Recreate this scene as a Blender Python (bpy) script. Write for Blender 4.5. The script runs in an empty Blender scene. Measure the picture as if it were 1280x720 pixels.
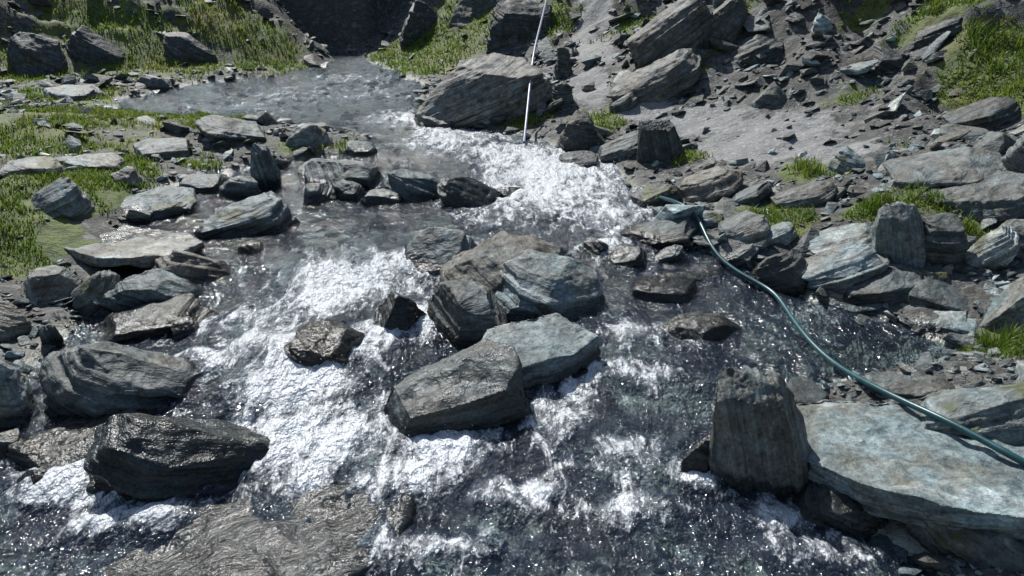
import bpy, bmesh, math, random, time
import numpy as np
from mathutils import Vector, Matrix
T0=time.time()
S=bpy.context.scene
rng=np.random.default_rng(7); random.seed(7)

# ---------------------------------------------------------------- noise
TAB=np.random.default_rng(3).random(65536).astype(np.float32)
def vn(x,y,z):
    x=np.asarray(x,dtype=np.float64);y=np.asarray(y,dtype=np.float64)+0*x;z=np.asarray(z,dtype=np.float64)+0*x
    ix=np.floor(x).astype(np.int64);iy=np.floor(y).astype(np.int64);iz=np.floor(z).astype(np.int64)
    fx=x-ix;fy=y-iy;fz=z-iz
    fx=fx*fx*(3-2*fx);fy=fy*fy*(3-2*fy);fz=fz*fz*(3-2*fz)
    def h(a,b,c): return TAB[((a*73856093)^(b*19349663)^(c*83492791))&65535]
    r=0
    for a in(0,1):
        wa=fx if a else 1-fx
        for b in(0,1):
            wb=fy if b else 1-fy
            for c in(0,1):
                wc=fz if c else 1-fz
                r=r+wa*wb*wc*h(ix+a,iy+b,iz+c)
    return r*2-1
def fbm(x,y,z=0.0,o=4,g=.5):
    x=np.asarray(x,dtype=np.float64);r=0;a=1;s=0
    for i in range(o):
        r=r+a*vn(x*2**i+17*i,np.asarray(y)*2**i+5*i,np.asarray(z)*2**i+9*i);s+=a;a*=g
    return r/s*1.5
def sm(e0,e1,x):
    t=np.clip((x-e0)/(e1-e0),0,1);return t*t*(3-2*t)

# ---------------------------------------------------------------- terrain functions
WY=[0,1.5,2.4,2.9,3.25,4.1,4.55,6,7,9,13,20,80]
WZ=[-.2,-.13,-.07,-.01,.07,.11,.21,.26,.36,.42,.6,.9,1.2]
def W(y): return np.interp(y,WY,WZ)
EY=[0,  2.04, 2.5, 3.01, 3.33, 3.66, 4.17, 4.6, 5.5, 6.3, 6.8, 7.5, 8.0, 8.4, 8.7, 9.7, 11.1,11.8,12.8,14.2,20,80]
EL=[-3,-2.6,-2.1,-2.05,-2.1,-2.13,-2.34,-2.44,-2.7,-2.4,-1.35,-1.3,-2.2,-3.6,-4.2,-4.75,-4.1,-3.2,-3.0,-3.3,-6,-20]
ER=[1.6,1.35,.85, 1.05, 2.1,  1.93, 1.41, 1.0, 1.0, .75, .55, .1,-.5,-.8,-.95,-1.1,-1.3,-1.6,-2.0,-2.6,-5,-19]
def edges(x,y):
    wob=.12*fbm(x*1.3,y*1.3,4.2,3)
    return np.interp(y,EY,EL)+wob, np.interp(y,EY,ER)+wob
def hillstart(x): return 15.0+5.2*sm(-2.7,-1.3,x)
def H(x,y,detail=True):
    x=np.asarray(x,dtype=np.float64);y=np.asarray(y,dtype=np.float64)
    l,r=edges(x,y);dl=l-x;dr=x-r;d=np.maximum(dl,dr);w=W(y)
    bed=-.02-.11*sm(0,.35,-d)
    lf=np.interp(dl,[0,.15,1,3,6,10,30],[0,.05,.10,.2,.5,1.1,4])
    rf=np.interp(dr,[0,.15,1,2,3,5,8,30],[0,.05,.20,.46,.85,2.1,4.4,17])
    rf=rf+.2*np.clip(y-11,0,20)*sm(.2,2,dr)
    h=w+np.where(d<0,bed,np.where(dl>dr,lf,rf))
    s=(x+9)*-.568+(y-9)*.823; t=(x+9)*.823+(y-9)*.568
    sl=.62*np.clip(s+.15,0,14)*sm(8.0,6.7,t)
    hill=1.9*np.clip(y-hillstart(x),0,1.7)+.5*np.clip(y-hillstart(x)-1.7,0,60)
    h=h+np.maximum(sl,hill)
    h=h+.20*np.exp(-((x+3.15)/.5)**2-((y-5.0)/.75)**2)   # turf mound on the left bank
    if detail:
        up=sm(.05,1.0,h-w)
        n=fbm(x*1.1,y*1.1,1.7,4); n2=fbm(x*5,y*5,8.1,3)
        rid=1-np.abs(fbm(x*.9+4,y*.9,3.3,4))*2
        h=h+n*(.03+.16*up)+n2*(.016+.02*up)+up*.2*(rid-.5)
    return h
CH=1.6;PT=math.radians(20);cP,sP=math.cos(PT),math.sin(PT)
def bearing(px,py):
    u=(px-640)/1000;v=(py-360)/1000
    return np.array([u,cP-v*sP,-(sP+v*cP)])
def gp(px,py,water=True):
    d=bearing(px,py);t=np.concatenate([np.linspace(1,8,900),np.linspace(8,50,1500)])
    X=d[0]*t;Y=d[1]*t;Z=CH+d[2]*t
    h=H(X,Y)
    if water:h=np.maximum(h,W(Y)*1.0)
    i=np.argmax(Z<h)
    if not (Z<h).any(): i=len(t)-1
    return X[i],Y[i],h[i],t[i]

# ---------------------------------------------------------------- blob fields in world space
def blobs(lst):
    out=[]
    for (px,py,wpx,hpx,a) in lst:
        x0,y0,_,t=gp(px,py)
        ya=gp(px,py-hpx/2)[1];yb=gp(px,py+hpx/2)[1]
        out.append((x0,(ya+yb)/2,max(wpx/2*t/1000,.05),max((ya-yb)/2,.05),a))
    return out
def field(bl,x,y):
    f=np.zeros_like(x)
    for (a,b,rx,ry,k) in bl:
        q=((x-a)/rx)**2+((y-b)/ry)**2
        f=np.maximum(f,k*np.exp(-q*.9))
    return f
FOAM_GLINT=blobs([(430,350,145,60,1.5),(400,378,120,50,1.35),(330,430,130,65,1.0),(370,485,145,100,1.4),(400,550,150,100,1.35),(330,400,130,50,.9),
 (110,605,160,48,1.35),(230,590,100,35,.8),(160,650,170,44,.65),(690,230,205,95,1.3),(640,200,140,40,1.2),(560,180,145,38,.95),(760,270,130,50,1.0),(500,150,120,28,.7),
 (560,560,140,55,.9),(510,600,150,55,.95),(700,520,85,130,.66),(790,570,115,75,.7),(640,620,200,50,.7),(800,640,120,44,.7),
 (470,330,140,48,1.05),(520,400,60,40,1.0),(790,470,170,48,.58),(870,600,60,50,.75),(950,650,120,40,.62),(560,690,240,44,.58),(1000,690,150,44,.55),
 (460,430,90,60,.8),(250,460,80,50,.65),(760,310,60,25,.85),(800,420,150,38,.55),(420,120,280,34,.52),(300,135,240,22,.45),(620,280,150,36,.6),(820,280,80,36,.55),(430,100,150,20,.52)])  # mostly whitewater; upstream and some midstream blobs paint sun glitter white
CALM=blobs([(1100,435,260,70,.95),(190,300,200,60,.85),(380,290,160,40,.5),(60,430,80,60,.6)])
GRASS=blobs([(20,225,120,60,1.3),(40,300,140,70,1.4),(15,260,150,130,1.5),(10,320,120,70,1.4),(90,150,250,46,1.0),(170,185,140,30,.9),(215,160,150,30,.9),(30,180,140,50,1.1),(105,205,100,32,.9),(250,205,60,20,.8),
 (390,97,130,24,1.3),(540,60,170,64,1.5),(590,25,120,74,1.5),(480,75,90,26,1.4),(690,20,60,50,1.1),(465,188,100,22,1.1),(370,185,60,20,.9),(100,120,210,24,.9),
 (180,50,270,95,.95),(40,80,150,60,1.0),(300,40,180,70,1.1),(120,20,200,60,.9),(340,70,100,30,1.1),(1250,100,105,105,1.4),(1235,50,110,60,1.3),(1180,15,120,50,1.1),
 (1180,250,125,52,1.2),(1095,262,80,34,1.2),(975,275,84,50,1.25),(1005,215,64,28,1.2),(1255,432,80,40,1.4),(1210,290,65,44,1.0),(740,155,75,42,1.0),(660,150,65,22,1.0),
 (850,95,85,42,.85),(790,30,60,40,.85),(925,15,65,32,.7),(1080,20,85,42,.85),(1250,240,75,62,1.1),(1010,250,45,22,.9),(860,195,45,22,.7),(560,15,60,40,1.0),(1060,120,65,32,.8)])
PATH=blobs([(960,175,165,60,1.4),(880,150,95,38,1.3),(1040,195,105,34,1.2),(735,110,48,40,1.5),(735,60,44,50,1.5),(740,20,40,40,1.5),(800,140,85,26,1.0),(740,-20,40,40,1.3)])

# ---------------------------------------------------------------- mesh helpers
def mk(name,co,faces,attrs={},smooth=False,mat=None,loc=None):
    me=bpy.data.meshes.new(name);co=np.asarray(co,dtype=np.float32)
    n,k=faces.shape
    me.vertices.add(len(co));me.vertices.foreach_set('co',co.ravel())
    me.loops.add(n*k);me.loops.foreach_set('vertex_index',faces.ravel().astype(np.int32))
    me.polygons.add(n);me.polygons.foreach_set('loop_start',np.arange(0,n*k,k,dtype=np.int32))
    me.polygons.foreach_set('use_smooth',np.full(n,smooth))
    me.update(calc_edges=True);me.validate()
    for a,v in attrs.items():
        at=me.attributes.new(a,'FLOAT','POINT');at.data.foreach_set('value',np.asarray(v,dtype=np.float32))
    ob=bpy.data.objects.new(name,me);S.collection.objects.link(ob)
    if mat:me.materials.append(mat)
    if loc is not None:ob.location=loc
    return ob

# ---------------------------------------------------------------- materials
class NT:
    def __init__(s,name):
        s.m=bpy.data.materials.new(name);s.m.use_nodes=True;s.t=s.m.node_tree;s.t.nodes.clear()
        s.out=s.n('ShaderNodeOutputMaterial')
    def n(s,ty,**k):
        nd=s.t.nodes.new(ty)
        for a,b in k.items():setattr(nd,a,b)
        return nd
    def l(s,a,b):s.t.links.new(a,b)
    def attr(s,nm):return s.n('ShaderNodeAttribute',attribute_name=nm).outputs['Fac']
    def math(s,op,a,b=None,c=None,clamp=False):
        nd=s.n('ShaderNodeMath',operation=op,use_clamp=clamp)
        for i,v in enumerate((a,b,c)):
            if v is None:continue
            if isinstance(v,(int,float)):nd.inputs[i].default_value=v
            else:s.l(v,nd.inputs[i])
        return nd.outputs[0]
    def ramp(s,f,stops):
        nd=s.n('ShaderNodeValToRGB');e=nd.color_ramp.elements
        while len(e)<len(stops):e.new(.5)
        for i,(p,c) in enumerate(stops):
            e[i].position=p;e[i].color=(*c,1)
        s.l(f,nd.inputs[0]);return nd.outputs[0]
    def mix(s,f,a,b,bt='MIX'):
        nd=s.n('ShaderNodeMix',data_type='RGBA',blend_type=bt)
        for i,v in ((0,f),(6,a),(7,b)):
            if isinstance(v,(int,float)):nd.inputs[i].default_value=v
            elif isinstance(v,tuple):nd.inputs[i].default_value=(*v,1)
            else:s.l(v,nd.inputs[i])
        return nd.outputs[2]
    def noise(s,vec,sc,det=5,ro=.55,dis=0):
        nd=s.n('ShaderNodeTexNoise');nd.inputs['Scale'].default_value=sc;nd.inputs['Detail'].default_value=det
        nd.inputs['Roughness'].default_value=ro;nd.inputs['Distortion'].default_value=dis;s.l(vec,nd.inputs['Vector']);return nd.outputs['Fac']
    def mr(s,f,a,b,c=0,d=1):
        nd=s.n('ShaderNodeMapRange');s.l(f,nd.inputs[0])
        for i,v in enumerate((a,b,c,d)):nd.inputs[i+1].default_value=v
        return nd.outputs[0]
    def mapping(s,vec,scale=(1,1,1),rot=(0,0,0)):
        nd=s.n('ShaderNodeMapping');nd.inputs['Scale'].default_value=scale;nd.inputs['Rotation'].default_value=rot;s.l(vec,nd.inputs['Vector']);return nd.outputs[0]
    def bump(s,h,st,dist,nrm=None):
        nd=s.n('ShaderNodeBump');nd.inputs['Strength'].default_value=st;nd.inputs['Distance'].default_value=dist;s.l(h,nd.inputs['Height'])
        if nrm:s.l(nrm,nd.inputs['Normal'])
        return nd.outputs[0]

def rock_mat(name,scatter=False):
    k=NT(name);tc=k.n('ShaderNodeTexCoord').outputs['Object']
    if not scatter:
        oi=k.n('ShaderNodeObjectInfo').outputs['Random']
        off=k.math('MULTIPLY',oi,37.0)
        va=k.n('ShaderNodeVectorMath',operation='ADD');k.l(tc,va.inputs[0]);k.l(off,va.inputs[1]);vec=va.outputs[0]
        ly=k.attr('layer')   # distance across the foliation planes
        cx=k.n('ShaderNodeCombineXYZ');sp0=k.n('ShaderNodeSeparateXYZ');k.l(vec,sp0.inputs[0])
        k.l(k.math('MULTIPLY',sp0.outputs[0],2.5),cx.inputs[0]);k.l(k.math('MULTIPLY',sp0.outputs[1],2.5),cx.inputs[1]);k.l(k.math('MULTIPLY',ly,42.0),cx.inputs[2]);sv=cx.outputs[0]
    else:
        vec=tc;sv=k.mapping(vec,(5,5,30),(.25,.35,0))
    tone=k.attr('tone');val=k.attr('val');wet=k.attr('wet')
    band=k.noise(sv,1.3,4,.62,.4);big=k.noise(vec,5,3,.6);fine=k.noise(vec,70,3,.7);mid=k.noise(vec,18,4,.7)
    green=k.ramp(band,[(.28,(.054,.078,.084)),(.45,(.105,.142,.148)),(.58,(.16,.203,.208)),(.75,(.31,.345,.345))])
    brown=k.ramp(band,[(.28,(.075,.066,.05)),(.5,(.165,.148,.118)),(.75,(.31,.285,.24))])
    tn=k.math('ADD',tone,k.mr(big,.35,.7,-.35,.5),clamp=True)
    c=k.mix(tn,green,brown)
    sp=k.mr(mid,.32,.68,.45,1.4);sp2=k.mr(fine,.3,.7,.6,1.4);sp3=k.mr(big,.3,.7,1.25,.75)
    m=k.math('MULTIPLY',sp,sp2);m=k.math('MULTIPLY',m,sp3);m=k.math('MULTIPLY',m,val)
    cc=k.n('ShaderNodeCombineColor')
    for i in range(3):k.l(m,cc.inputs[i])
    c=k.mix(1.0,c,cc.outputs[0],'MULTIPLY')
    li=k.mr(mid,.58,.64);li=k.math('MULTIPLY',li,k.mr(big,.45,.6));li=k.math('MULTIPLY',li,k.math('SUBTRACT',1.0,wet,clamp=True))
    c=k.mix(k.math('MULTIPLY',li,.4),c,(.34,.35,.29))
    geo=k.n('ShaderNodeNewGeometry');sx=k.n('ShaderNodeSeparateXYZ');k.l(geo.outputs['Normal'],sx.inputs[0])
    mo=k.math('MULTIPLY',k.mr(sx.outputs[2],.3,.8),k.mr(big,.52,.64));mo=k.math('MULTIPLY',mo,k.attr('moss'))
    c=k.mix(mo,c,(.07,.085,.018))
    wn=k.math('ADD',wet,k.mr(mid,.3,.7,-.25,.25),clamp=True);wn=k.mr(wn,.3,.65)
    wn2=k.math('MULTIPLY',wn,k.mr(wet,0,.1))
    dk=k.mix(1.0,c,(.27,.275,.285),'MULTIPLY');c=k.mix(wn2,c,dk)
    p=k.n('ShaderNodeBsdfPrincipled');k.l(c,p.inputs['Base Color'])
    k.l(k.mr(wn2,0,1,.6,.17),p.inputs['Roughness']);k.l(k.mr(wn2,0,1,.42,.32),p.inputs['Specular IOR Level'])
    fs=k.math('ADD',k.math('MULTIPLY',band,1.0),k.math('MULTIPLY',mid,.4));
    b=k.bump(fs,.85,.018);b=k.bump(fine,.7,.006,b)
    k.l(b,p.inputs['Normal']);k.l(p.outputs[0],k.out.inputs[0]);return k.m
M_rock=rock_mat('schist_rock');M_scr=rock_mat('scree_stone',True)

def ground_mat():
    k=NT('bank_ground');tc=k.n('ShaderNodeTexCoord').outputs['Object']
    def vor(sc):
        v=k.n('ShaderNodeTexVoronoi');v.inputs['Scale'].default_value=sc;k.l(k.mapping(tc,(1,1.5,1.5)),v.inputs['Vector']);return v
    v1=vor(12);v2=vor(40);sep=k.n('ShaderNodeSeparateColor');k.l(v1.outputs['Color'],sep.inputs[0]);sep2=k.n('ShaderNodeSeparateColor');k.l(v2.outputs['Color'],sep2.inputs[0])
    big=k.noise(tc,1.3,4,.6);mid=k.noise(tc,9,4,.65);fine=k.noise(tc,70,3,.65)
    a=k.ramp(sep.outputs[0],[(0,(.028,.031,.031)),(.5,(.07,.076,.073)),(.85,(.12,.125,.118)),(1,(.30,.31,.30))])
    b=k.ramp(sep2.outputs[0],[(0,(.025,.025,.023)),(.6,(.075,.075,.068)),(1,(.24,.24,.22))])
    c=k.mix(k.mr(mid,.4,.6),a,b)
    soil=k.mix(k.mr(fine,.3,.7),(.025,.022,.017),(.06,.052,.038));c=k.mix(k.mr(big,.5,.62,0,.7),c,soil)
    path=k.mix(k.mr(fine,.3,.7),(.15,.155,.155),(.30,.305,.30));path=k.mix(k.mr(sep2.outputs[1],.7,1,0,.8),path,(.38,.38,.375))
    pf=k.mr(k.math('ADD',k.attr('path'),k.mr(mid,.3,.7,-.3,.3)),.4,.6);c=k.mix(pf,c,path)
    gr=k.mix(k.mr(mid,.35,.65),(.045,.075,.012),(.12,.165,.025));gr=k.mix(k.mr(big,.48,.65,0,.6),gr,(.15,.13,.035))
    gf=k.mr(k.math('ADD',k.attr('grass'),k.mr(mid,.3,.7,-.35,.35)),.42,.6);c=k.mix(gf,c,gr)
    bedc=k.ramp(sep.outputs[1],[(0,(.06,.07,.055)),(.6,(.17,.175,.135)),(1,(.38,.39,.34))])
    bedc=k.mix(k.mr(mid,.5,.65,0,.5),bedc,(.12,.135,.06))
    wt=k.attr('wet');c=k.mix(wt,c,bedc)
    c=k.mix(k.attr('far_shade'),c,k.mix(k.mr(big,.35,.65),(.04,.055,.03),(.11,.11,.078)))
    p=k.n('ShaderNodeBsdfPrincipled');k.l(c,p.inputs['Base Color']);k.l(k.mr(wt,0,1,.75,.3),p.inputs['Roughness'])
    hh=k.math('ADD',k.math('MULTIPLY',sep.outputs[0],.7),k.math('MULTIPLY',mid,1.0))
    bb=k.bump(hh,.8,.035);bb=k.bump(k.math('ADD',sep2.outputs[0],fine),.6,.012,bb);k.l(bb,p.inputs['Normal'])
    k.l(p.outputs[0],k.out.inputs[0]);return k.m

def water_mat():
    k=NT('stream_water');tc=k.n('ShaderNodeTexCoord').outputs['Object']
    turb=k.attr('turb');foam_glint=k.attr('foam_glint')
    st=k.mapping(tc,(1,.6,1));n1=k.noise(st,14,3,.6,.6);n2=k.noise(st,50,2,.6,.3)
    ms=k.mr(turb,0,1,.24,1.0)
    hh=k.math('MULTIPLY',k.math('ADD',n1,k.math('MULTIPLY',n2,.7)),ms)
    b=k.bump(hh,1.0,.036)
    fn=k.noise(k.mapping(tc,(1,.38,1)),11,7,.66,1.4);fn2=k.noise(k.mapping(tc,(1,.6,1)),60,3,.7,.5)
    f0=k.math('ADD',foam_glint,k.mr(fn,.27,.73,-.85,.85));f=k.math('ADD',f0,k.mr(fn2,.3,.7,-.2,.2));core=k.mr(f,.66,1.25)
    fleck_glint=k.mr(k.math('ADD',fn2,k.math('MULTIPLY',foam_glint,.16)),.68,.76)  # white flecks: broken water plus sun sparkle painted into the colour
    fleck_glint=k.math('MULTIPLY',fleck_glint,k.mr(f0,.15,.65,.0,.9))
    milky=k.mr(k.math('ADD',foam_glint,k.mr(fn,.3,.7,-.35,.35)),.5,1.45,0,.55)
    f=k.math('MAXIMUM',core,fleck_glint);f=k.math('MAXIMUM',f,milky)
    fr=k.n('ShaderNodeFresnel');fr.inputs['IOR'].default_value=1.42;k.l(b,fr.inputs['Normal'])
    tr=k.n('ShaderNodeBsdfTransparent');tr.inputs[0].default_value=(.70,.81,.86,1)
    gl=k.n('ShaderNodeBsdfGlossy');gl.inputs['Roughness'].default_value=.075;gl.inputs[0].default_value=(.95,.98,1,1);k.l(b,gl.inputs['Normal'])
    m1=k.n('ShaderNodeMixShader');k.l(fr.outputs[0],m1.inputs[0]);k.l(tr.outputs[0],m1.inputs[1]);k.l(gl.outputs[0],m1.inputs[2])
    df=k.n('ShaderNodeBsdfDiffuse');df.inputs[0].default_value=(.13,.19,.30,1);k.l(b,df.inputs['Normal'])
    m15=k.n('ShaderNodeMixShader');k.l(k.mr(turb,0,1,.02,.12),m15.inputs[0]);k.l(m1.outputs[0],m15.inputs[1]);k.l(df.outputs[0],m15.inputs[2])
    fo=k.n('ShaderNodeBsdfPrincipled');fo.inputs['Base Color'].default_value=(.78,.82,.85,1);fo.inputs['Roughness'].default_value=.22
    k.l(k.bump(k.math('ADD',fn,k.math('MULTIPLY',fn2,.2)),.5,.03,b),fo.inputs['Normal'])
    m2=k.n('ShaderNodeMixShader');k.l(f,m2.inputs[0]);k.l(m15.outputs[0],m2.inputs[1]);k.l(fo.outputs[0],m2.inputs[2])
    k.l(m2.outputs[0],k.out.inputs[0]);return k.m

def grass_mat():
    k=NT('grass_blades');v=k.attr('tone')
    c=k.ramp(v,[(0,(.05,.09,.012)),(.4,(.115,.195,.022)),(.75,(.19,.26,.035)),(1,(.28,.245,.08))])
    d=k.n('ShaderNodeBsdfPrincipled');k.l(c,d.inputs['Base Color']);d.inputs['Roughness'].default_value=.5
    t=k.n('ShaderNodeBsdfTranslucent');k.l(c,t.inputs[0])
    m=k.n('ShaderNodeMixShader');m.inputs[0].default_value=.5;k.l(d.outputs[0],m.inputs[1]);k.l(t.outputs[0],m.inputs[2]);k.l(m.outputs[0],k.out.inputs[0]);return k.m

# ---------------------------------------------------------------- terrain mesh (one sheet)
def fan(ys,nx,wf):
    t=np.linspace(-1,1,nx);Y=np.repeat(ys[:,None],nx,1);X=t[None,:]*wf(ys)[:,None]
    i=np.arange(len(ys)-1)[:,None]*nx+np.arange(nx-1)[None,:]
    q=np.stack([i,i+1,i+nx+1,i+nx],-1).reshape(-1,4)
    return X.ravel(),Y.ravel(),q
ys=np.concatenate([np.linspace(-1,1.5,30)[:-1],np.geomspace(1.5,24,620)[:-1],np.geomspace(24,90,60)])
X,Y,Q=fan(ys,600,lambda y:3.0+.95*np.clip(y,0,100))
Z=H(X,Y)
l,r=edges(X,Y)
wet=sm(.05,-.01,Z-W(Y))*sm(16,14,Y)
far_shade=sm(-.3,1.2,Y-hillstart(X))*sm(-1.2,-2.4,X)  # painted shade: dark vegetation tint laid over the gully hillside
far_shade=np.maximum(far_shade,sm(22,25,Y))
gA=np.clip(field(GRASS,X,Y),0,1.5);pA=field(PATH,X,Y)
ground=mk('stream_bank_terrain',np.stack([X,Y,Z],1),Q,{'wet':wet,'grass':gA*(1-wet),'path':pA,'far_shade':far_shade},True,ground_mat())
print('terrain',time.time()-T0)

# ---------------------------------------------------------------- placed rocks
PROF={
'round':[(0,0),(0,.35),(.12,.75),(.35,1),(.72,.93),(.95,.55),(1,.2),(1,0)],
'flat':[(0,0),(0,.4),(.06,.85),(.35,1),(.9,.92),(1,.45),(1,0)],
'wl':[(0,0),(-.0,.5),(.08,.92),(.2,1),(.6,.68),(.95,.3),(1,.1),(1,0)],
'pl':[(0,0),(0,.4),(.1,.8),(.25,1),(.42,.84),(.8,.45),(1,.1),(1,0)],
'wr':[(1,0),(1,.5),(.92,.92),(.8,1),(.4,.68),(.05,.3),(0,.1),(0,0)],
'slabr':[(0,.12),(0,.28),(.70,.97),(.84,1),(1,.82),(1,.60),(.25,0),(.75,0)],
'slabl':[(1,.12),(1,.28),(.30,.97),(.16,1),(0,.82),(0,.60),(.75,0),(.25,0)],
'peak':[(0,0),(.05,.25),(.3,.8),(.45,1),(.6,.93),(.85,.45),(1,.1),(1,0)],
'stand':[(0,0),(.0,.5),(.02,.92),(.10,1),(.42,.97),(.62,1),(.74,.86),(.80,.62),(1,.3),(1,0)],
'blk':[(0,0),(.02,.7),(.12,1),(.6,.97),(.93,.8),(1,.3),(1,0)],
}
DF={'round':.8,'flat':1.0,'wl':.7,'pl':.5,'wr':.7,'slabr':.8,'slabl':.8,'peak':.6,'stand':.55,'blk':.75}
rocks=[]
def finish(pts,C,gz,sd,sz,R,tone,val,wet,moss,name,res,chop=6,clo=.04,chi=.16,low_a=.018,lay_a=.038):
    bm=bmesh.new()
    for p in pts:bm.verts.new(p)
    def hull():
        h=bmesh.ops.convex_hull(bm,input=bm.verts)
        junk=list({e for e in list(h['geom_interior'])+list(h['geom_unused']) if isinstance(e,bmesh.types.BMVert)})
        if junk:bmesh.ops.delete(bm,geom=junk,context='VERTS')
    hull()
    for _ in range(chop):
        nz=Vector(R.normal(0,1,3));nz.z=abs(nz.z)*.8+.05;nz.normalize()
        ext=max(v.co.dot(nz) for v in bm.verts);lo=min(v.co.dot(nz) for v in bm.verts)
        cut=ext-(ext-lo)*R.uniform(clo,chi)
        bmesh.ops.bisect_plane(bm,geom=bm.verts[:]+bm.edges[:]+bm.faces[:],plane_co=nz*cut,plane_no=nz,clear_outer=True)
        hull()
    me=bpy.data.meshes.new('t');bm.to_mesh(me);bm.free()
    ob=bpy.data.objects.new('t',me);S.collection.objects.link(ob)
    m=ob.modifiers.new('r','REMESH');m.mode='VOXEL';m.voxel_size=sz/res;m.use_smooth_shade=True
    dg=bpy.context.evaluated_depsgraph_get();ev=ob.evaluated_get(dg);m2=bpy.data.meshes.new_from_object(ev)
    bpy.data.objects.remove(ob);bpy.data.meshes.remove(me)
    n=len(m2.vertices);co=np.empty(n*3,np.float32);m2.vertices.foreach_get('co',co);co=co.reshape(-1,3).astype(float)
    no=np.empty(n*3,np.float32);m2.vertex_normals.foreach_get('vector',no);no=no.reshape(-1,3)
    o=R.uniform(-50,50,3);q=co/sz
    low=fbm(q[:,0]*2.4+o[0],q[:,1]*2.4+o[1],q[:,2]*2.4+o[2],3)
    fin=fbm(q[:,0]*11+o[0],q[:,1]*11+o[1],q[:,2]*11+o[2],3)
    s=q@sd+.018*low+.004*fin
    def lay(f,seed):
        v=s*f+500.3+seed;i=np.floor(v).astype(np.int64);fr=sm(.72,1.0,v-i)
        return (TAB[(i*7919+seed)&65535]*(1-fr)+TAB[((i+1)*7919+seed)&65535]*fr)*2-1
    sl=int(R.integers(1,60000))
    stt=lay(11,sl)*(.6+.6*low)+.55*lay(27,sl+5)
    side=np.clip(1-np.abs(no@sd)**2,0,1)
    fc=vn(np.floor(q[:,0]*5+2*low+o[0]),np.floor(q[:,1]*5+2*fin+o[1]),np.floor(s*9))
    disp=sz*(low_a*low+.012*fin+lay_a*stt*side-.012+.006*fc*side)
    co=co+no*disp[:,None]
    m2.vertices.foreach_set('co',co.astype(np.float32).ravel());m2.update()
    wz=co[:,2]+gz;wl=W(C[1]+co[:,1])
    ww=sm(.10,.0,wz-wl)*.9*(C[1]<15)
    if wet:ww=np.maximum(ww,wet)
    for nm,v in(('wet',ww),('tone',np.full(n,tone)),('val',np.full(n,val)),('moss',np.full(n,moss)),('layer',(co@sd)+sz*.010*low)):
        at=m2.attributes.new(nm,'FLOAT','POINT');at.data.foreach_set('value',np.asarray(v,np.float32))
    m2.name=name;m2.materials.clear();m2.materials.append(M_rock)
    ob=bpy.data.objects.new(name,m2);S.collection.objects.link(ob);ob.location=(C[0],C[1],gz);return ob
def rock(x0,y0,x1,y1,kind='round',tone=.3,val=1.,wet=0,name='river_rock',moss=.0,df=None,res=38,sub=0,seed=None):
    R=np.random.default_rng(len(rocks)+100 if seed is None else seed)
    cx=(x0+x1)/2
    X0,Y0,Z0,t=gp(cx,y1)
    dirv=bearing(cx,y1);a=math.asin(-dirv[2]/np.linalg.norm(dirv))
    Wd=(x1-x0)*t/1000;span=(y1-y0)*t/1000
    D=(df or DF[kind])*Wd
    lim=.75 if kind=='flat' else .5
    D=min(D,lim*span/(.65*math.sin(a)) if math.sin(a)>.05 else D, Wd*1.6)
    D=max(D,.3*Wd)
    Hh=max((span-.65*D*math.sin(a))/math.cos(a),.12*span)*1.05
    Wd*=1.05
    th=math.atan2(dirv[0],dirv[1])
    fw=np.array([math.sin(th),math.cos(th)]);rt=np.array([fw[1],-fw[0]])
    C=np.array([X0,Y0])+fw*D*.5
    gz=Z0-.01-sub
    pr=PROF[kind];pts=[];sk=R.uniform(-.2,.2)
    ST=((-1,.88,.82),(-.3,1,.97),(.3,.97,1),(1,.8,.85)) if kind=='stand' else ((-1,.72,.5),(-.55,.95,.82),(.1,1,1),(.65,.93,.95),(1,.66,.7))
    if kind=='stand':sk*=.2
    for tt,sx,sz in ST:
        for (px,pz) in pr:
            jx,jy,jz=R.normal(0,.04 if kind!='stand' else .028,3)
            xx=((px-.5)*sx+sk*tt*.5+jx)*Wd;zz=(pz*sz+jz*(pz>0))*Hh
            yy=(tt*.5+jy*1.4)*D
            if pz==0:zz=-max(.35*Hh,.06)
            g=rt*xx+fw*yy;pts.append((g[0],g[1],zz))
    sl=Hh/Wd
    g={'wr':.75,'slabr':.9,'wl':-.75,'pl':-.75,'slabl':-.9}.get(kind)
    if kind=='stand':n=rt*.9+fw*.3;sd=np.array([n[0],n[1],.22])
    elif g is not None:
        n=-rt*g*sl-fw*R.uniform(.0,.3);sd=np.array([n[0],n[1],1.])
    else:
        n=rt*R.uniform(-.5,.5)-fw*R.uniform(0,.5);sd=np.array([n[0],n[1],1.])
    sd/=np.linalg.norm(sd)
    rocks.append((C[0],C[1],gz,Wd,D,Hh,th))
    return finish(pts,C,gz,sd,max(Wd,D,Hh),R,tone,val,wet,moss,name,res,chop=1 if kind=='stand' else 3 if kind in('slabr','slabl','flat','pl') else 7,chi=.06 if kind=='stand' else .16,low_a=.035 if kind=='stand' else .018)
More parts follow.
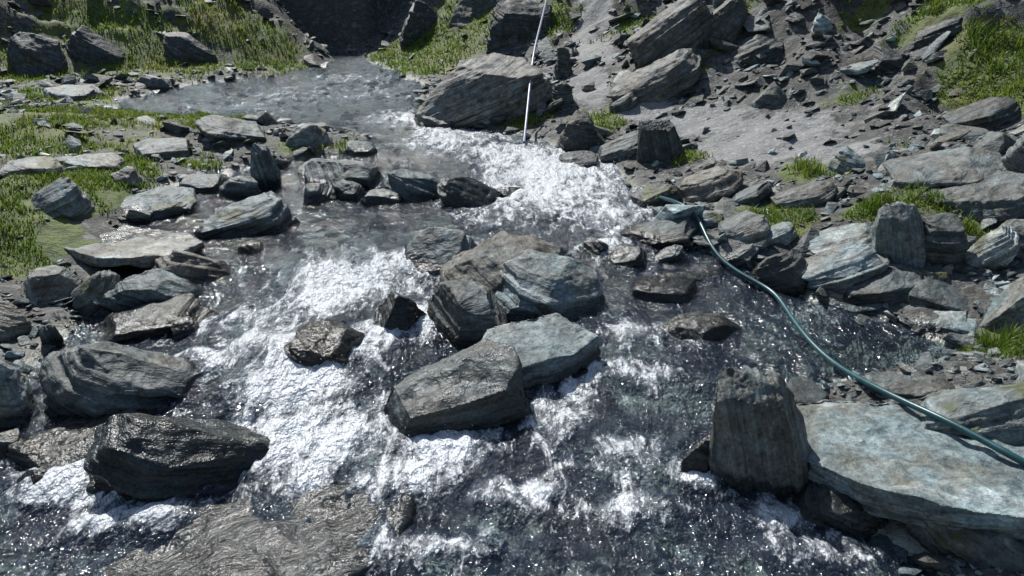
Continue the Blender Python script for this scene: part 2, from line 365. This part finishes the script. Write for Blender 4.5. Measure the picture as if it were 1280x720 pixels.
def slab(px,z0,gx,gy,thick,tone,val,wet=0,name='stone_slab',moss=0,res=90,seed=1,low_a=.010,lay_a=.014,flare=1.02,chop=0,st=(0,0)):
    """large slab: outline of the top face on an inclined plane, extruded down"""
    R=np.random.default_rng(seed)
    c=bearing(sum(p[0] for p in px)/len(px),sum(p[1] for p in px)/len(px));t=(z0-CH)/c[2];C=np.array([c[0]*t,c[1]*t]);P=[]
    for (a,b) in px:
        d=bearing(a,b)
        t=(z0-gx*C[0]-gy*C[1]-CH)/(d[2]-gx*d[0]-gy*d[1]);P.append((d[0]*t-C[0],d[1]*t-C[1],gx*(d[0]*t-C[0])+gy*(d[1]*t-C[1])))
    P=np.array(P);F3=np.array([flare,flare,1])
    pts=[tuple(p) for p in P]+[tuple(p*F3-np.array([0,0,thick*.5])) for p in P]+[tuple(p*[.95,.95,1]-np.array([0,0,thick])) for p in P]
    sd=np.array([-gx+st[0],-gy+st[1],1.]);sd/=np.linalg.norm(sd);ext=P.max(0)-P.min(0)
    rocks.append((C[0],C[1],float(W(C[1])),ext[0]*.95,ext[1]*.95,thick,0))
    return finish(pts,C,z0,sd,max(ext),R,tone,val,wet,moss,name,res,chop=chop,low_a=low_a,lay_a=lay_a)

RL=[
# centre group
(550,288,725,385,'round',.75,.75,0,'boulder'),(590,312,752,402,'round',.1,1.4,0,'boulder'),(532,348,645,430,'blk',.35,.65,0,'boulder'),
(505,280,606,342,'round',.1,.9,0,'river_rock'),(645,362,722,402,'peak',.8,.6,0,'river_rock'),
(560,470,650,530,'round',.3,.6,1,'river_rock'),
(458,360,542,418,'peak',.4,.7,1,'river_rock'),(358,402,448,456,'flat',.8,.8,.8,'river_rock'),
(790,345,866,378,'flat',.3,.6,.7,'river_rock'),(832,390,922,427,'round',.7,.6,.5,'river_rock'),(720,292,762,322,'blk',.2,.8,.5,'river_rock'),
# left foreground
(78,415,275,514,'pl',.15,.85,.1,'river_rock'),(122,500,358,614,'pl',.25,.65,.6,'boulder'),(30,540,130,594,'flat',.4,.55,.6,'river_rock'),
(75,496,195,545,'wr',.6,.8,0,'river_rock'),(-45,425,42,538,'round',.5,1.5,0,'boulder'),(-30,368,36,427,'round',.8,1.1,0,'river_rock'),
(25,330,106,377,'round',.55,1.15,0,'river_rock'),(192,305,300,365,'wl',.95,.8,0,'river_rock'),(115,328,268,390,'peak',.05,1.0,0,'river_rock'),
(108,370,272,418,'wr',.6,.8,0,'river_rock'),(93,335,155,394,'wr',.3,1.1,0,'river_rock'),(0,535,30,570,'flat',.4,.6,.5,'river_rock'),
(130,233,247,272,'slabr',.1,1.2,0,'river_rock'),(250,232,378,293,'wr',.1,1.05,0,'river_rock'),
(33,215,112,267,'wr',.3,1.3,0,'river_rock'),(88,190,152,214,'flat',.5,1.5,0,'river_rock'),(165,170,242,198,'flat',.2,.9,0,'river_rock'),
(5,195,76,219,'flat',.6,1.4,0,'river_rock'),(250,142,346,176,'slabl',.2,.7,0,'river_rock'),(375,190,482,234,'round',.2,.9,0,'river_rock'),
(317,180,352,232,'stand',.0,.8,0,'river_rock'),(482,200,562,250,'wl',.0,.8,.3,'river_rock'),(548,212,626,260,'slabl',.0,.6,.6,'river_rock'),
(355,150,416,186,'peak',.4,1.2,0,'river_rock'),(280,215,332,246,'round',.3,1.1,0,'river_rock'),(415,224,458,249,'round',.2,.7,.3,'river_rock'),
(378,228,422,252,'blk',.2,.9,0,'river_rock'),(222,216,282,242,'flat',.2,1.0,0,'river_rock'),(140,206,180,232,'round',.5,1.2,0,'river_rock'),
(55,402,80,432,'stand',.3,.7,.3,'river_rock'),(270,255,300,275,'round',.3,.9,0,'river_rock'),(455,235,500,255,'flat',.3,1.0,0,'river_rock'),
(430,175,470,195,'flat',.3,.8,0,'river_rock'),(520,140,575,163,'flat',.5,.6,.4,'river_rock'),(625,232,655,248,'flat',.3,.5,.8,'river_rock'),
(300,300,330,318,'flat',.3,.6,.8,'river_rock'),(700,455,735,472,'flat',.3,.5,1,'river_rock'),(20,585,70,618,'round',.4,.5,.7,'river_rock'),(210,395,250,418,'round',.4,.8,.3,'river_rock'),
# right foreground
(984,580,1112,660,'round',.4,.6,.5,'river_rock'),(1100,625,1300,705,'round',.5,.75,0,'boulder'),
(884,470,1004,614,'stand',.6,1.0,0,'standing_stone'),(850,545,900,600,'blk',.5,.5,.6,'river_rock'),(1150,455,1300,555,'wr',.25,1.05,0,'boulder'),
(1225,312,1310,418,'wr',.35,1.25,0,'boulder'),(1240,270,1300,322,'round',.5,1.1,0,'river_rock'),(1250,145,1310,235,'blk',.4,1.1,0,'boulder'),
(1085,462,1182,494,'slabr',.4,.7,.3,'river_rock'),(1150,640,1200,690,'round',.5,.6,.6,'river_rock'),
# right bank
(840,200,922,252,'wr',.8,1.1,0,'river_rock'),(772,266,882,310,'wr',.3,.6,.2,'river_rock'),(893,260,962,302,'slabr',.5,1.1,0,'river_rock'),
(938,305,1012,362,'round',.4,.5,.2,'river_rock'),(1000,275,1092,320,'slabr',.3,1.4,0,'stone_slab'),(1088,256,1152,335,'stand',.3,1.4,0,'river_rock'),
(1146,255,1202,335,'blk',.3,.45,0,'river_rock'),(988,298,1092,362,'slabr',.2,1.4,0,'stone_slab'),(1015,318,1146,378,'slabr',.4,.65,0,'stone_slab'),
(1100,178,1250,236,'slabr',.3,.9,0,'stone_slab'),(1028,178,1092,216,'peak',.0,1.4,0,'river_rock'),(697,188,748,213,'flat',.2,.6,.3,'river_rock'),
(1125,380,1212,413,'slabr',.1,2.2,0,'stone_slab'),(1028,367,1102,389,'flat',.1,2.0,0,'stone_slab'),(1168,390,1228,416,'flat',.1,2.0,0,'stone_slab'),
(1204,272,1262,335,'slabr',.3,2.2,0,'stone_slab'),(1140,348,1232,386,'slabl',.4,.6,0,'river_rock'),(965,222,1040,258,'slabr',.6,.8,0,'stone_slab'),
(898,300,942,332,'slabr',.4,1.0,0,'river_rock'),(760,305,806,332,'flat',.2,1.2,0,'river_rock'),(818,303,852,326,'slabr',.3,1.0,0,'river_rock'),
(798,322,900,348,'flat',.2,.7,.3,'stone_slab'),(945,275,990,305,'slabr',.1,1.5,0,'river_rock'),(912,225,960,255,'slabr',.3,.7,0,'river_rock'),
(1140,330,1190,362,'round',.5,.7,0,'river_rock'),(870,262,905,285,'flat',.1,1.2,0,'river_rock'),(1180,118,1260,160,'slabr',.4,.5,0,'river_rock'),
(1150,205,1300,266,'slabr',.3,.8,0,'stone_slab'),(790,225,845,258,'slabr',.3,.5,.2,'river_rock'),
# back
(523,50,692,156,'wr',.65,1.0,0,'boulder'),(608,0,692,52,'blk',.3,.4,0,'boulder'),(500,-5,560,42,'peak',.3,.35,0,'boulder'),
(768,60,872,127,'slabr',.6,.8,0,'rock_outcrop'),(785,-10,885,75,'slabr',.7,.75,0,'rock_outcrop'),(868,-10,935,55,'slabr',.5,.6,0,'rock_outcrop'),
(905,28,985,80,'wr',.4,.45,0,'rock_outcrop'),(798,150,852,202,'stand',.2,.4,0,'river_rock'),(745,162,818,198,'slabr',.2,.6,0,'river_rock'),
(700,138,762,192,'round',.5,.4,0,'river_rock'),(940,104,985,130,'peak',.3,.8,0,'river_rock'),(1008,10,1042,42,'peak',.1,2.2,0,'river_rock'),
(560,-30,640,20,'peak',.4,.5,0,'boulder'),(690,60,716,100,'blk',.3,.5,0,'river_rock'),
(1080,55,1140,90,'blk',.3,.4,0,'rock_outcrop'),
(1130,20,1200,60,'wr',.4,.4,0,'rock_outcrop'),
(690,100,715,135,'blk',.4,.5,0,'river_rock'),(762,112,800,140,'slabr',.4,.7,0,'river_rock'),
(20,40,80,95,'blk',.2,.5,0,'rock_outcrop'),(90,30,160,80,'wl',.2,.45,0,'rock_outcrop'),(210,30,270,75,'wl',.3,.45,0,'rock_outcrop'),(170,85,215,112,'peak',.3,.8,0,'river_rock'),(60,105,130,125,'flat',.3,1.2,0,'river_rock'),
]
for i,b in enumerate(RL):
    big=(b[2]-b[0])
    ob=rock(b[0],b[1],b[2],b[3],b[4],b[5],b[6]*1.0,b[7],b[8],moss=(1.0 if (random.random()<.3 and i>14) else .0),res=90 if big>150 else 66 if big>80 else 42)
slab([(966,502),(1030,494),(1150,500),(1310,530),(1340,652),(1185,632),(1080,606),(1005,572)],.12,.07,.03,.12,.1,1.45,seed=5,res=130,low_a=.02,lay_a=.02,moss=.15)
slab([(55,690),(110,655),(290,620),(420,605),(515,622),(500,680),(420,735),(200,765),(60,750)],-.068,.012,.03,.16,.0,.6,1,'boulder',seed=6,low_a=.02,lay_a=.02,st=(.35,-.5))
slab([(60,284),(130,275),(235,288),(256,300),(215,318),(120,321),(75,308)],.265,.0,.02,.08,.6,1.4,seed=7)
slab([(662,600),(720,585),(785,605),(770,640),(690,645)],-.068,.0,.1,.14,.4,.7,1,'river_rock',seed=8,res=60,low_a=.05,st=(.3,-.4))
slab([(598,432),(608,408),(695,388),(752,418),(720,442),(650,462)],.17,.0,.25,.2,.0,1.3,seed=9,res=80,low_a=.03,lay_a=.03,name='river_rock')
slab([(478,490),(528,446),(600,412),(645,432),(658,478),(575,506),(505,524)],.15,.16,.34,.3,.25,.7,.4,'boulder',seed=10,res=90,low_a=.05,lay_a=.06,flare=1.08,chop=3,st=(.1,-.2))
print('rocks',len(rocks),time.time()-T0)

# ---------------------------------------------------------------- water surface
ys=np.geomspace(1.3,15.6,740)
X,Y,Q=fan(ys,640,lambda y:2.9+.18*y)
w=W(Y);hh=H(X,Y)
foam_glint=field(FOAM_GLINT,X,Y);calm=np.clip(field(CALM,X,Y),0,1)
turb=np.clip(.34+foam_glint*.8+.25*sm(7,3,Y)+.35*sm(7.5,9,Y),0,1)*(1-.8*calm)
wx=X+.12*fbm(X*1.5,Y*1.5,2,2);wy=Y
wv=fbm(wx*5,wy*2.2,.5,3);wv2=1-np.abs(fbm(wx*8,wy*3.4,4.5,3))*2;wv3=fbm(wx*30,wy*14,9.5,2)
ring=np.zeros_like(X)
for (cx,cy,gz,Wd,D,Hh,th) in rocks:
    if abs(gz-W(cy))>.08 or cy>9:continue
    dx=X-cx;dy=Y-cy
    a=math.cos(th);b=math.sin(th)
    u=(dx*a-dy*b)/(Wd*.5);v=(dx*b+dy*a)/(D*.5)
    q=np.sqrt(u*u+v*v)
    ring=np.maximum(ring,np.exp(-((q-1.05)/.2)**2)*.38)
    ring=np.maximum(ring,np.exp(-(u*u*1.2+((v+1.4)/.7)**2))*.42)
foam_glint2=np.clip(foam_glint+ring*(.3+turb),0,1.6)*(1-.7*calm)
z=w+turb*(.034*wv+.018*wv2+.004*wv3)+.003*wv3-.01+.035*np.clip(foam_glint,0,1)
foam_glint2=foam_glint2+turb*.25*np.clip(wv2,-1,1)*(.4+foam_glint)
foam_glint2=np.clip(foam_glint2,0,1.6)
keep=((hh-z)<.06)
kq=keep[Q].all(1);Q=Q[kq]
used=np.unique(Q);rm=-np.ones(len(X),np.int64);rm[used]=np.arange(len(used))
water=mk('stream_water',np.stack([X,Y,z],1)[used],rm[Q],{'turb':turb[used],'foam_glint':foam_glint2[used]},True,water_mat())
print('water',time.time()-T0)

# ---------------------------------------------------------------- scree / pebbles (merged masses)
def hull_tpl(n,flat,seed,sub=False):
    R=np.random.default_rng(seed);bm=bmesh.new()
    for _ in range(n):
        p=R.normal(0,1,3);p/=np.linalg.norm(p);p=np.sign(p)*np.abs(p)**.7
        bm.verts.new((p[0]*.5,p[1]*.36*R.uniform(.8,1.1),p[2]*flat))
    h=bmesh.ops.convex_hull(bm,input=bm.verts);j=[e for e in h['geom_interior'] if isinstance(e,bmesh.types.BMVert)]
    if j:bmesh.ops.delete(bm,geom=j,context='VERTS')
    if sub:
        bmesh.ops.bevel(bm,geom=bm.edges[:],offset=.018,segments=1,affect='EDGES',clamp_overlap=True)
        bmesh.ops.triangulate(bm,faces=bm.faces[:])
        bmesh.ops.subdivide_edges(bm,edges=[e for e in bm.edges if e.calc_length()>.12],cuts=2,use_grid_fill=True)
        bmesh.ops.triangulate(bm,faces=bm.faces[:])
    else:bmesh.ops.triangulate(bm,faces=bm.faces[:])
    bm.verts.ensure_lookup_table();bm.verts.index_update()
    co=np.array([v.co[:] for v in bm.verts]);f=np.array([[v.index for v in fc.verts] for fc in bm.faces]);bm.free()
    if sub:
        o=R.uniform(0,50,3);nn=co/np.linalg.norm(co,axis=1)[:,None]
        co=co+nn*(.022*fbm(co[:,0]*5+o[0],co[:,1]*5+o[1],co[:,2]*18+o[2],3))[:,None]
    return co,f
TPL=[hull_tpl(12,.09+.025*(i%5),i) for i in range(14)];TPM=[hull_tpl(14,.09+.03*(i%5),50+i,True) for i in range(12)]
def scatter(name,x,y,size,tpls,sink,tone,val,dip=.3,mat=None,smooth=False,ali=False):
    z=H(x,y);V=[];F=[];A=[[],[],[]];off=0;N=len(x)
    rb=(x>0)&(z-W(y)>.12)
    yaw=np.where(rb&ali,rng.normal(.35,.8,N),rng.uniform(0,6.28,N));tx=rng.normal(0,.35,N);ty=rng.normal(0,.35,N)-dip*rb
    for i in range(N):
        co,f=tpls[int(rng.integers(len(tpls)))]
        c=co*size[i]*np.array([1,rng.uniform(.7,1.2),rng.uniform(.6,1.3)])
        cy,sy=math.cos(yaw[i]),math.sin(yaw[i]);cx,sx=math.cos(tx[i]),math.sin(tx[i]);ca,sa=math.cos(ty[i]),math.sin(ty[i])
        Rz=np.array([[cy,-sy,0],[sy,cy,0],[0,0,1]]);Rx=np.array([[1,0,0],[0,cx,-sx],[0,sx,cx]]);Ry=np.array([[ca,0,sa],[0,1,0],[-sa,0,ca]])
        c=c@(Ry@Rx@Rz).T+np.array([x[i],y[i],z[i]+size[i]*sink])
        V.append(c);F.append(f+off);off+=len(c)
        A[0].append(np.clip(1-(c[:,2]-W(y[i]))/.05,0,1)*.9*(y[i]<15));A[1].append(np.full(len(c),tone[i]));A[2].append(np.full(len(c),val[i]))
    V=np.concatenate(V);return mk(name,V,np.concatenate(F),{'wet':np.concatenate(A[0]),'tone':np.concatenate(A[1]),'val':np.concatenate(A[2]),'moss':np.zeros(len(V))},smooth,mat or M_scr)
def sample(n,y0,y1,cond):
    y=np.exp(rng.uniform(math.log(y0),math.log(y1),n));x=rng.uniform(-1,1,n)*(1.0+.8*y)
    k=cond(x,y);return x[k],y[k]
def outside_rocks(x,y,s=.8):
    k=np.ones(len(x),bool)
    for (cx,cy,gz,Wd,D,Hh,th) in rocks:
        a=math.cos(th);b=math.sin(th);dx=x-cx;dy=y-cy
        u=(dx*a-dy*b)/(Wd*.5*s);v=(dx*b+dy*a)/(D*.5*s);k&=(u*u+v*v)>1
    return k
def dry(x,y):
    l,r=edges(x,y);d=np.maximum(l-x,x-r);g=field(GRASS,x,y);p=field(PATH,x,y)
    return (d>-.12)&(rng.random(len(x))>np.clip(g*1.1,0,.93))&(rng.random(len(x))>np.clip(p*1.3,0,.94))&outside_rocks(x,y)&(y<np.where(x<-1.6,14.9,19))
def vals(x,y,N):
    hi=(x>1.2)&(y>5.5)
    v=np.clip(rng.lognormal(-.15,.5,N),.3,2.2)*np.where(hi|(y>11),.68,1)
    br=rng.random(N)<.09;v[br]=rng.uniform(1.5,2.8,br.sum());return v  # random pale stones: sun glint of dry flakes put into stone colour
x,y=sample(46000,1.3,19,dry);N=len(x)
size=np.clip(rng.lognormal(math.log(.0125),.6,N)*(.6+y*.75)**.85,.012,.3)
scatter('scree',x,y,size,TPL,.05,np.clip(rng.normal(.25,.25,N),0,1),vals(x,y,N),.4,ali=True)
x,y=sample(4000,1.3,18,dry);N=len(x)
size=np.clip(rng.lognormal(math.log(.033),.6,N)*(.6+y*.75)**.76,.03,.5)
scatter('loose_slabs',x,y,size,TPM,.06,np.clip(rng.normal(.25,.25,N),0,1),vals(x,y,N),.5,ali=True)
def inw(x,y):
    l,r=edges(x,y);d=np.maximum(l-x,x-r);return (d<=-.02)&(y<14)
x,y=sample(9500,1.3,13,inw);N=len(x)
size=np.clip(rng.lognormal(math.log(.042),.6,N)*(.5+y*.3)**.6,.015,.25)
scatter('streambed_pebbles',x,y,size,TPM,-.02,np.clip(rng.normal(.45,.3,N),0,1),np.clip(rng.lognormal(.9,.5,N),.8,6),0)
print('scatter',time.time()-T0)

# ---------------------------------------------------------------- hoses
bpy.context.view_layer.update();dg=bpy.context.evaluated_depsgraph_get()
def onsurf(px,py,lift=.018):
    d=Vector(bearing(px,py)).normalized();o=Vector((0,0,CH))
    ok,loc,nr,_,ob,_=S.ray_cast(dg,o,d)
    return loc-d*lift*.6+Vector((0,0,lift))
def hose(name,pts,rad,mat):
    cu=bpy.data.curves.new(name,'CURVE');cu.dimensions='3D';cu.bevel_depth=rad;cu.bevel_resolution=4;cu.resolution_u=10
    sp=cu.splines.new('NURBS');sp.points.add(len(pts)-1)
    for i,p in enumerate(pts):sp.points[i].co=(*p,1)
    sp.order_u=4;sp.use_endpoint_u=True
    ob=bpy.data.objects.new(name,cu);S.collection.objects.link(ob);cu.materials.append(mat);return ob
def hose_mat(nm,c,c2):
    k=NT(nm);tc=k.n('ShaderNodeTexCoord').outputs['Object'];n=k.noise(tc,30,5,.6)
    p=k.n('ShaderNodeBsdfPrincipled');k.l(k.mix(k.mr(n,.35,.7),c,c2),p.inputs['Base Color']);p.inputs['Roughness'].default_value=.35
    k.l(k.bump(k.noise(tc,150,3),.2,.002),p.inputs['Normal']);k.l(p.outputs[0],k.out.inputs[0]);return k.m
mh=hose_mat('teal_hose_rubber',(.008,.055,.068),(.02,.10,.115))
P=[(825,250),(850,256),(872,272),(882,300),(900,330),(935,352),(968,368),(985,395),(1005,425),(1040,460),(1085,485),(1130,508),(1180,530),(1235,560),(1290,590),(1340,620)]
hose('garden_hose',[onsurf(*p) for p in P],.0125,mh)
mh2=hose_mat('pale_hose_plastic',(.22,.25,.36),(.4,.42,.5))
P2=[(655,178,7.3),(657,160,7.6),(661,120,8.1),(664,90,8.5),(668,60,8.9),(676,30,9.6),(683,0,10.5),(690,-30,11.5)]
pp=[]
for px,py,yy in P2:
    d=bearing(px,py);t=(yy-.35)/d[1];pp.append((d[0]*t,yy-.35,CH+d[2]*t))
hose('water_pipe',pp,.012,mh2)

# ---------------------------------------------------------------- grass
def gsamp(n,y0,y1):
    y=np.exp(rng.uniform(math.log(y0),math.log(y1),n));x=rng.uniform(-1,1,n)*(1.0+.8*y)
    g0=field(GRASS,x,y);g=g0+.55*fbm(x*4,y*4,6.6,3);l,r=edges(x,y);d=np.maximum(l-x,x-r)
    k=(rng.random(n)<sm(.35,.75,g))&(d>.02)&outside_rocks(x,y,.95)&(y<np.where(x<-1.6,14.9,19));return x[k],y[k],g0[k]
x,y,g0=gsamp(560000,1.8,18);N=len(x);z=H(x,y)
tuft=.5+.5*fbm(x*7,y*7,3.1,2)
L=(.024+.0018*y)*(0.5+rng.random(N))*(.45+1.1*np.clip(tuft,0,1.2))*(1+.9*((x>2)&(g0>.9)))
wd=np.clip(.0010+.0006*y,.002,.010)
az=rng.uniform(0,6.28,N);ln=rng.uniform(.2,.95,N)*L
dx,dy=np.cos(az),np.sin(az);wxx=-np.sin(az+rng.normal(0,.5,N))*wd;wyy=np.cos(az)*wd
b=np.stack([x,y,z-.005],1)
def o(a,bb,c):return b+np.stack([a,bb,c],1)
V=np.stack([o(-wxx,-wyy,0*L),o(wxx,wyy,0*L),o(-wxx*.8+dx*ln*.3,-wyy*.8+dy*ln*.3,L*.6),o(wxx*.8+dx*ln*.3,wyy*.8+dy*ln*.3,L*.6),o(dx*ln,dy*ln,L)],1).reshape(-1,3)
i=np.arange(N)[:,None]*5
F=np.stack([i+[0,1,3],i+[0,3,2],i+[2,3,4]],1).reshape(-1,3)
tn=np.clip(.5+.4*fbm(x*1.5,y*1.5,2.2,3)+rng.normal(0,.15,N)+.15*(x<-4)*(y>9),0,1)
mk('grass',V,F,{'tone':np.repeat(tn,5)},False,grass_mat())
print('grass',N,time.time()-T0)

# ---------------------------------------------------------------- spray droplets
n=5000;y=rng.uniform(1.8,6.5,n*6);x=rng.uniform(-2.5,1.5,n*6);f=field(FOAM_GLINT,x,y);k=rng.random(n*6)<np.clip(f-.45,0,1)*.5;x=x[k];y=y[k];N=len(x)
z=W(y)+.03+np.abs(rng.normal(0,.03,N));s=rng.uniform(.0010,.0028,N)
oc=np.array([[1,0,0],[-1,0,0],[0,1,0],[0,-1,0],[0,0,1],[0,0,-1]]);of=np.array([[0,2,4],[2,1,4],[1,3,4],[3,0,4],[2,0,5],[1,2,5],[3,1,5],[0,3,5]])
V=(np.stack([x,y,z],1)[:,None,:]+oc[None]*s[:,None,None]).reshape(-1,3);F=(np.arange(N)[:,None,None]*6+of[None]).reshape(-1,3)
k=NT('spray_drop');p=k.n('ShaderNodeBsdfPrincipled');p.inputs['Base Color'].default_value=(.8,.83,.85,1);p.inputs['Roughness'].default_value=.1;k.l(p.outputs[0],k.out.inputs[0])
mk('water_spray',V,F,{},True,k.m)

# ---------------------------------------------------------------- light, sky, camera
el=math.radians(49);az=math.radians(-24)
sd=Vector((math.sin(az)*math.cos(el),math.cos(az)*math.cos(el),math.sin(el)))
L=bpy.data.lights.new('sun','SUN');L.energy=5.0;L.angle=math.radians(.5);L.color=(1,.975,.93)
so=bpy.data.objects.new('sun',L);S.collection.objects.link(so);so.rotation_euler=sd.to_track_quat('Z','Y').to_euler()
w=bpy.data.worlds.new('World');S.world=w;w.use_nodes=True;nt=w.node_tree;bg=nt.nodes['Background'];sk=nt.nodes.new('ShaderNodeTexSky');sk.sky_type='NISHITA'
sk.sun_disc=False;sk.sun_elevation=el;sk.sun_rotation=az;sk.air_density=1.0;nt.links.new(sk.outputs[0],bg.inputs[0]);bg.inputs[1].default_value=.09
cam=bpy.data.cameras.new('camera');cam.lens=28.125;cam.sensor_width=36;cam.clip_end=400
co=bpy.data.objects.new('camera',cam);S.collection.objects.link(co);co.location=(0,0,CH);co.rotation_euler=(math.radians(70),0,0);S.camera=co
S.view_settings.view_transform='Standard';S.view_settings.look='None';S.view_settings.exposure=0
print('done',time.time()-T0)
